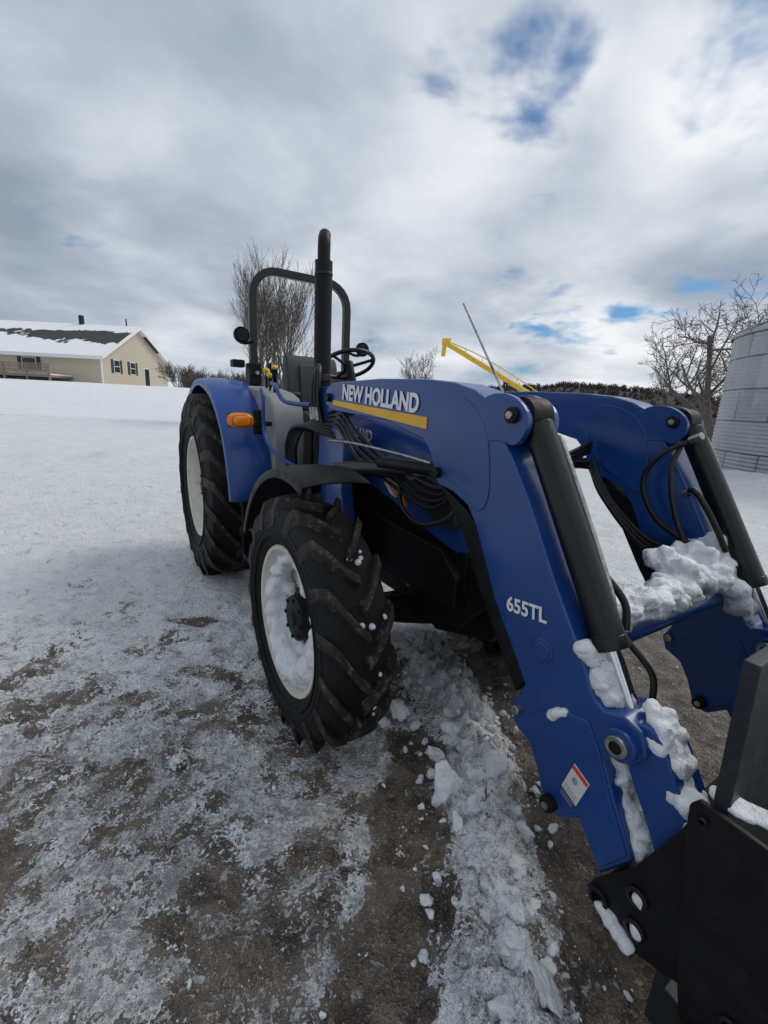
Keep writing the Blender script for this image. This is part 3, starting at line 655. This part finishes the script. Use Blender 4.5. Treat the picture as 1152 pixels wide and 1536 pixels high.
def roofp(y0,z0,y1,z1,name):
    x0,x1=.5,-L-.5; V=[(x0,y0,z0),(x1,y0,z0),(x1,y1,z1),(x0,y1,z1)]; V+=[(a_,b_,c_-.18) for a_,b_,c_ in V]
    F=[(0,1,2,3),(4,7,6,5),(0,4,5,1),(1,5,6,2),(2,6,7,3),(3,7,4,0)]; return fixn(mk(name,V,F,'roof',H))
roofp(-ov,eh-ov*sl+.1,W/2,ah+.1,'roof_front'); roofp(W+ov,eh-ov*sl+.1,W/2,ah+.1,'roof_back')
for sgn,y0 in ((1,-ov),(-1,W+ov)):
    V=[(.52,y0,eh-ov*sl+.12),(.52,W/2,ah+.12),(.52,W/2,ah-.22),(.52,y0,eh-ov*sl-.22)]; V+=[(.60,b_,c_) for a_,b_,c_ in V]
    fixn(mk('rake_trim',V,[(0,1,2,3),(4,7,6,5),(0,4,5,1),(1,5,6,2),(2,6,7,3),(3,7,4,0)],'trim',H))
box('fascia',(-L-.5,-ov-.08,eh-ov*sl-.25),(.5,-ov-.01,eh-ov*sl+.06),'trim',H,0)
box('corner_trim',(-.05,-.05,-1),(.05,.1,eh-.2),'trim',H,0)
box('corner_trim_b',(-.05,W-.1,-1),(.05,W+.05,eh-.2),'trim',H,0)
def win(x,y,z,w,h,face):
    if face=='x':
        box('window_frame',(x,y-w/2-.08,z-.08),(x+.05,y+w/2+.08,z+h+.08),'trim',H,0)
        box('window_pane',(x+.03,y-w/2,z),(x+.07,y+w/2,z+h),'glass',H,0)
        box('window_bar',(x+.06,y-w/2,z+h/2-.03),(x+.09,y+w/2,z+h/2+.03),'trim',H,0)
        for s in (-1,1): box('window_shutter',(x,y+s*(w/2+.30)-.2,z-.08),(x+.05,y+s*(w/2+.30)+.2,z+h+.08),'shutter',H,0)
    else:
        box('window_frame',(x-w/2-.08,y-.05,z-.08),(x+w/2+.08,y,z+h+.08),'trim',H,0)
        box('window_pane',(x-w/2,y-.07,z),(x+w/2,y-.03,z+h),'glass',H,0)
        for s in (-1,1): box('window_shutter',(x+s*(w/2+.30)-.2,y-.05,z-.08),(x+s*(w/2+.30)+.2,y,z+h+.08),'shutter',H,0)
win(0,2.6,1.3,.9,1.2,'x'); win(0,5.6,1.3,.9,1.2,'x')
box('door_frame',(0,7.9,-.1),(.05,9.1,2.15),'trim',H,0); box('door',(.03,8.02,-.1),(.08,8.98,2.05),'glass',H,0)
win(-7.2,0,1.1,1.3,1.1,'y'); win(-12.5,0,1.1,1.6,1.2,'y'); win(-18,0,1.1,1.6,1.2,'y')
box('deck',(-20,-3.2,.35),(-3.0,-.02,.55),'wood',H,0)
for i in range(9): box('deck_post',(-20+i*2.12,-3.25,-1),(-19.86+i*2.12,-3.12,1.5),'wood',H,0)
for z_ in (.9,1.2,1.5): box('deck_rail',(-20,-3.22,z_),(-3.0,-3.15,z_+.08),'wood',H,0)
V=[];F=[]
for i in range(110):
    x0=-20+i*.154; b0=len(V)
    V+=[(x0,-3.2,.55),(x0+.05,-3.2,.55),(x0+.05,-3.2,1.5),(x0,-3.2,1.5),(x0,-3.16,.55),(x0+.05,-3.16,.55),(x0+.05,-3.16,1.5),(x0,-3.16,1.5)]
    F+=[tuple(b0+j for j in f_) for f_ in ((0,1,2,3),(4,7,6,5),(0,4,5,1),(1,5,6,2),(3,2,6,7),(0,3,7,4))]
mk('deck_balusters',V,F,'wood',H)
box('deck_snow',(-20,-3.1,.552),(-3.0,-.1,.68),'snow',H,.04)
box('chimney',(-6.2,W/2-.2,ah-.3),(-5.8,W/2+.2,ah+1.0),'dgrey',H,.02)
cyl('vent_pipe',(-1.2,W/2+.4,ah-.4),(-1.2,W/2+.4,ah+.9),.07,'dgrey',H)

# ------------------------------------------------------------------ SILO
m,nt,b=newmat('galvanised'); tc=nt.add('ShaderNodeTexCoord').outputs['Object']
sp=nt.add('ShaderNodeSeparateXYZ'); nt.inp(sp.inputs[0],tc)
ang=nt.math('MULTIPLY',nt.math('ARCTAN2',sp.outputs[1],sp.outputs[0]),3.5)
cb=nt.add('ShaderNodeCombineXYZ'); nt.inp(cb.inputs[0],ang); nt.inp(cb.inputs[1],sp.outputs[2])
br=nt.add('ShaderNodeTexBrick'); nt.inp(br.inputs['Vector'],cb.outputs[0]); br.inputs['Scale'].default_value=1.; br.inputs['Brick Width'].default_value=1.9; br.inputs['Row Height'].default_value=.81; br.inputs['Mortar Size'].default_value=.022
br.inputs['Color1'].default_value=(.27,.29,.31,1); br.inputs['Color2'].default_value=(.36,.38,.405,1); br.inputs['Mortar'].default_value=(.10,.11,.12,1)
nv=nt.noise(cb.outputs[0],1.5,5,.7); nt.inp(b.inputs['Base Color'],nt.mix(nt.mr(nv,.4,.75,0.,.4),br.outputs['Color'],(.5,.5,.5)))
b.inputs['Metallic'].default_value=.55; b.inputs['Roughness'].default_value=.48; M['galv']=m
SI=bpy.data.objects.new('grain_silo',None); C.objects.link(SI); SI.location=(12.63,11.62,-.1)
def zlathe(name,prof,ma,par,seg=96):
    V=[];F=[];n=len(prof)
    for k in range(seg):
        a_=2*math.pi*k/seg
        for r,z in prof: V.append((r*math.cos(a_),r*math.sin(a_),z))
    for k in range(seg):
        for i in range(n-1): a0=k*n+i;b0=((k+1)%seg)*n+i; F.append((a0,b0,b0+1,a0+1))
    return mk(name,V,F,ma,par,True)
zz=np.arange(0,3.9,.017)
zlathe('wall',[(3.5+.014*math.sin(2*math.pi*z_/.1016),z_) for z_ in zz],'galv',SI,128)
zlathe('roof',[(3.56,3.84),(3.58,3.90),(2.6,4.38),(1.4,4.95),(.5,5.4),(.45,5.6),(0.01,5.65)],'galv',SI,64)
V=[];F=[]
for k in range(32):
    a_=2*math.pi*k/32; tubegeo([(3.55*math.cos(a_),3.55*math.sin(a_),3.94),(.5*math.cos(a_),.5*math.sin(a_),5.42)],[.02,.02],5,V,F)
mk('roof_ribs',V,F,'galv',SI)

# ------------------------------------------------------------------ TREES
M['bark']=mat('bark',(.11,.094,.08),.9,var=.3,vs=4)
M['twig']=mat('twig_bark',(.10,.078,.066),.9,var=.3,vs=4)
M['ftwig']=mat('distant_twig_bark',(.050,.041,.036),.95,var=.35,vs=.05)
def treegeo(stems,h,spread,levels,seed,up=.35,gn=.25,kids=(6,5,5,4),r0=.2,ratio=.55,angr=(25,60),rmin=.006,segs=None):
    rnd=random.Random(seed); V=[];F=[]
    def grow(p,d,ln,r,lv):
        n=(6 if lv<2 else (4 if lv<4 else 3)) if segs is None else segs[min(lv,len(segs)-1)]; pts=[p]; rads=[r]; dirs=[d]
        for i in range(n):
            j=Vector((rnd.gauss(0,1),rnd.gauss(0,1),rnd.gauss(0,1)))*gn*(.35+.2*lv)
            d=(d+j*.6+Vector((0,0,up*.25))).normalized(); p=p+d*(ln/n); pts.append(p); dirs.append(d); rads.append(max(rmin*.7,r*(1-.72*(i+1)/n)))
        tubegeo(pts,rads,(8 if lv==0 else (5 if lv<3 else 3)) if segs is None else 3,V,F,False)
        if lv>=levels: return
        kc=kids[min(lv,len(kids)-1)]
        for c in range(kc):
            t=(.25 if lv else .3)+.75*(c+rnd.random()*.8)/kc; t=min(t,.98); i=int(t*n); f=t*n-i; q=pts[i].lerp(pts[min(i+1,n)],f)
            dd=dirs[min(i+1,n)]; ax=dd.orthogonal().normalized(); ax.rotate(Matrix.Rotation(rnd.uniform(0,6.283),3,dd))
            nd=dd.copy(); nd.rotate(Matrix.Rotation(math.radians(rnd.uniform(*angr)),3,ax))
            rr=max(rmin,rads[i]*ratio*rnd.uniform(.75,1.1)); grow(q,nd,ln*rnd.uniform(.45,.75)*(1.05-.35*t),rr,lv+1)
    for s in range(stems):
        a_=2*math.pi*s/stems+rnd.random(); d=Vector((math.cos(a_)*spread,math.sin(a_)*spread,1)).normalized()
        grow(Vector((math.cos(a_)*.12*(stems>1),math.sin(a_)*.12*(stems>1),-.3)),d,h*rnd.uniform(.85,1),r0*(1 if stems==1 else .6),0)
    return V,F
def tree(name,loc,*a,ma='bark',**k):
    V,F=treegeo(*a,**k); o=mk(name,V,F,ma,None,True); o.location=loc; return o
tree('bare_tree',(-6.3,24.2,gh(-6.3,24.2)),5,5.9,.34,3,3,up=.70,gn=.11,kids=(12,9,6),r0=.17,angr=(16,40),rmin=.0075)
tree('oak_tree',(18.6,25.2,0),4,7.2,.95,4,11,up=.26,gn=.36,kids=(7,6,5,4),r0=.42,angr=(30,72),ratio=.62,rmin=.013)
tree('oak_tree.001',(27,27,0),3,8.4,.7,4,21,up=.2,gn=.34,kids=(7,6,5,3),r0=.42,angr=(40,78),ratio=.62,rmin=.018)
tree('small_tree',(2.6,44,.1),2,4.6,.12,3,5,up=.4,gn=.15,kids=(9,7,5),r0=.14,angr=(20,45),rmin=.013)
tree('bush',(-23.2,50,2.1),9,2.2,.7,2,8,up=.3,gn=.2,kids=(9,7),r0=.06,ma='twig',rmin=.02)

UP=bpy.data.objects.new('utility_pole',None); C.objects.link(UP); UP.location=(6.6,88,0)
cyl('pole',(0,0,0),(0,0,7.2),.15,'bark',UP,12,0); box('crossarm',(-1.1,-.08,6.5),(1.1,.08,6.66),'bark',UP,0)

GA=bpy.data.objects.new('grain_auger',None); C.objects.link(GA)
M['yel']=mat('auger_yellow',(.72,.47,.03),.5,var=.12,dirt=.2)
p0=Vector((3.29,28.7,5.23)); p1=Vector((10.5,24.5,.8))
cyl('auger_tube',p0,p1,.15,'yel',GA,20,0)
tube('auger_truss',[p0+Vector((.3,0,.05)),p0.lerp(p1,.3)+Vector((0,0,.45)),p0.lerp(p1,.7)+Vector((0,0,.35)),p1],.03,'yel',GA,8)
box('auger_head',(p0.x-.28,p0.y-.2,p0.z-.1),(p0.x+.22,p0.y+.2,p0.z+.28),'yel',GA,.03)
cyl('auger_spout',p0+Vector((-.12,0,0)),p0+Vector((-.16,0,-.75)),.13,'yel',GA,16,0)
for i in range(6):
    q=p0.lerp(p1,.15+.13*i); cyl('truss_post',q,q+Vector((0,0,.38)),.02,'yel',GA,6,0)
cyl('auger_strut',Vector((3.87,27.1,7.19)),Vector((6.9,25.7,1.4)),.07,'galv',GA,12,0)
cyl('auger_leg',(7.0,26.6,0),p0.lerp(p1,.45),.06,'dgrey',GA,10,0); cyl('auger_leg2',(8.2,25.2,0),p0.lerp(p1,.45),.06,'dgrey',GA,10,0)
for yy in (24.9,27.0):
    o=lathe('auger_wheel',[(.1,.2),(.12,.38),(-.12,.38),(-.1,.2)],(0,0,0),'rubber',GA,24); o.location=(7.6,yy,.38)

# ------------------------------------------------------------------ hills + distant trees
m,nt,b=newmat('wooded_hill'); tc=nt.add('ShaderNodeTexCoord').outputs['Object']
n=nt.noise(tc,.06,6,.7); n2=nt.noise(tc,.5,5,.7)
c=nt.mix(nt.mr(n,.35,.65),(.026,.022,.020),(.055,.045,.040)); c=nt.mix(nt.mr(n2,.62,.76,0.,.25),c,(.2,.2,.21))
nt.inp(b.inputs['Base Color'],c); b.inputs['Roughness'].default_value=1.; M['hill']=m
az=np.radians(np.linspace(-70,80,260)); V=[];F=[]
def htop(a_,R):
    d=math.degrees(a_)
    return np.interp(d,[-70,-40,-20,-5,8,12,20,27,34,45,80],[3,3,3,3,6,15,18.5,17,13,10,7])*R/330+ (vn(np.array([d*.35]),np.array([R*.1]),2)[0]-.5)*3*R/330
rows=[200,235,270,300,330,420]
for a_ in az:
    for j,R in enumerate(rows):
        f=[0,.25,.55,.85,1.,.7][j]; V.append((R*math.sin(a_),R*math.cos(a_),-2+f*(htop(a_,330)+2)))
nr=len(rows)
for i in range(len(az)-1):
    for j in range(nr-1): a0=i*nr+j; F.append((a0,a0+1,a0+nr+1,a0+nr))
fixn(mk('hill',V,F,'hill',None,True))
rnd=random.Random(4)
protoN=[treegeo(2,1.0*.62,.12,2,100+i,up=.4,gn=.2,kids=(9,7),r0=.035,angr=(22,52),rmin=.0042,segs=(3,2,2)) for i in range(5)]
protoN=[(np.array([tuple(v) for v in V_]),F_) for V_,F_ in protoN]
protoF=[treegeo(1,.75,.1,1,200+i,up=.4,gn=.25,kids=(13,),r0=.05,angr=(25,55),rmin=.028,segs=(2,1)) for i in range(6)]
protoF=[(np.array([tuple(v) for v in V_]),F_) for V_,F_ in protoF]
AV=[];AF=[];nv_=0
def put(protos,x,y,z,h):
    global nv_
    pv,pf=protos[rnd.randrange(len(protos))]; t=rnd.uniform(0,6.28); c_,s_=math.cos(t),math.sin(t)
    q_=pv*h; w_=q_.copy(); w_[:,0]=q_[:,0]*c_-q_[:,1]*s_+x; w_[:,1]=q_[:,0]*s_+q_[:,1]*c_+y; w_[:,2]=q_[:,2]+z
    AV.append(w_); AF.extend([[i+nv_ for i in f_] for f_ in pf]); nv_+=len(pv)
for i in range(2400):
    a_=math.radians(rnd.uniform(-45,60) if i%3 else rnd.uniform(8,45)); R=rnd.choice([215,250,285,310,328,331,334])+rnd.uniform(-14,8)
    f=float(np.interp(R,[200,235,270,300,330],[0,.25,.55,.85,1.])); z=-2+f*(htop(a_,330)+2)
    put(protoF,R*math.sin(a_),R*math.cos(a_),z-1,rnd.uniform(4.5,7.5))
def band(a0,a1,R0,R1,n,h0,h1):
    for i in range(n):
        a_=math.radians(rnd.uniform(a0,a1)); R=rnd.uniform(R0,R1); x=R*math.sin(a_); y=R*math.cos(a_)
        put(protoN,x,y,gh(x,y)-.3,rnd.uniform(h0,h1))
band(-24,-8,75,110,90,3,7); band(-8,12,100,140,80,3,7); band(14,42,75,110,200,2,4.8); band(-60,-33,90,130,25,4,8)
AVn=np.concatenate(AV); mk('distant_trees',AVn.tolist(),AF,'ftwig',None,False)

# ------------------------------------------------------------------ world
W_=bpy.data.worlds.new('World'); S.world=W_; W_.use_nodes=True; nt=NT(W_.node_tree)
for n in list(nt.n): nt.n.remove(n)
out=nt.add('ShaderNodeOutputWorld'); SUNEL=46; SUNAZ=62
sky=nt.add('ShaderNodeTexSky'); sky.sky_type='NISHITA'; sky.sun_disc=False; sky.sun_elevation=math.radians(SUNEL); sky.sun_rotation=math.radians(SUNAZ); sky.altitude=300
bg1=nt.add('ShaderNodeBackground')
mu=nt.add('ShaderNodeMix',data_type='RGBA',blend_type='MULTIPLY'); mu.inputs[0].default_value=1.; nt.l.new(sky.outputs[0],mu.inputs[6]); mu.inputs[7].default_value=(.45,.75,1.0,1)
nt.l.new(mu.outputs[2],bg1.inputs[0]); bg1.inputs[1].default_value=.085
g=nt.add('ShaderNodeTexCoord').outputs['Generated']
nrm=nt.add('ShaderNodeVectorMath',operation='NORMALIZE'); nt.inp(nrm.inputs[0],g); d_=nrm.outputs[0]
sp=nt.add('ShaderNodeSeparateXYZ'); nt.inp(sp.inputs[0],d_)
iz=nt.math('DIVIDE',1.,nt.math('ADD',nt.math('MAXIMUM',sp.outputs[2],0.),.22))
cb=nt.add('ShaderNodeCombineXYZ'); nt.inp(cb.inputs[0],nt.math('MULTIPLY',sp.outputs[0],iz)); nt.inp(cb.inputs[1],nt.math('MULTIPLY',sp.outputs[1],iz))
P=cb.outputs[0]
n1=nt.noise(P,1.9,5,.56,.2)
wn=nt.add('ShaderNodeTexNoise'); nt.inp(wn.inputs['Vector'],P); wn.inputs['Scale'].default_value=2.6; wn.inputs['Detail'].default_value=3
wv=nt.add('ShaderNodeVectorMath',operation='MULTIPLY_ADD'); nt.inp(wv.inputs[0],wn.outputs['Color']); wv.inputs[1].default_value=(.34,.34,.24); nt.inp(wv.inputs[2],d_)
wv2=nt.add('ShaderNodeVectorMath',operation='SUBTRACT'); nt.inp(wv2.inputs[0],wv.outputs[0]); wv2.inputs[1].default_value=(.17,.17,.12); dd_=wv2.outputs[0]
def spot(v,rad,amp):
    dt=nt.add('ShaderNodeVectorMath',operation='DISTANCE'); nt.inp(dt.inputs[0],dd_); dt.inputs[1].default_value=v
    return nt.mr(dt.outputs['Value'],0.,rad,amp,0.)
acc=None
for v_,rad,amp in [((.051,.848,.528),.14,.26),((.205,.851,.484),.17,.32),((.461,.765,.447),.20,.40),((.55,.70,.46),.15,.36),((.367,.914,.173),.15,.42),((.26,.95,.165),.11,.34),((.521,.80,.299),.11,.30),((-.516,.818,.2535),.11,.28)]:
    s_=spot(v_,rad,amp); acc=s_ if acc is None else nt.math('MAXIMUM',acc,s_)
cov=nt.math('SUBTRACT',nt.math('MULTIPLY_ADD',nt.math('SUBTRACT',n1,.5),1.6,.74),acc)
cf=nt.mr(cov,.28,.56)
br_=nt.math('ADD',nt.math('MULTIPLY',nt.noise(P,.9,2,.5,.3),.66),nt.math('MULTIPLY',n1,.34))
br_=nt.math('ADD',br_,nt.mr(sp.outputs[0],-.6,.45,-.02,.07,False))
br_=nt.math('ADD',br_,nt.math('MULTIPLY',acc,.26))
cr=nt.add('ShaderNodeValToRGB'); nt.inp(cr.inputs[0],br_); e=cr.color_ramp.elements
e[0].position=.36; e[0].color=(.30,.355,.44,1); e[1].position=.69; e[1].color=(.90,.92,.95,1)
x=cr.color_ramp.elements.new(.47); x.color=(.44,.50,.59,1); x=cr.color_ramp.elements.new(.57); x.color=(.65,.70,.765,1)
bg2=nt.add('ShaderNodeBackground'); nt.l.new(cr.outputs[0],bg2.inputs[0]); bg2.inputs[1].default_value=1.
mx=nt.add('ShaderNodeMixShader'); nt.inp(mx.inputs[0],cf); nt.l.new(bg1.outputs[0],mx.inputs[1]); nt.l.new(bg2.outputs[0],mx.inputs[2]); nt.l.new(mx.outputs[0],out.inputs[0])
sd=bpy.data.lights.new('sun','SUN'); sd.energy=1.5; sd.angle=math.radians(30); sd.color=(1,.95,.88); so=bpy.data.objects.new('sun',sd); C.objects.link(so)
dv=Vector((math.sin(math.radians(SUNAZ))*math.cos(math.radians(SUNEL)),math.cos(math.radians(SUNAZ))*math.cos(math.radians(SUNEL)),math.sin(math.radians(SUNEL))))
so.rotation_euler=dv.to_track_quat('Z','Y').to_euler()
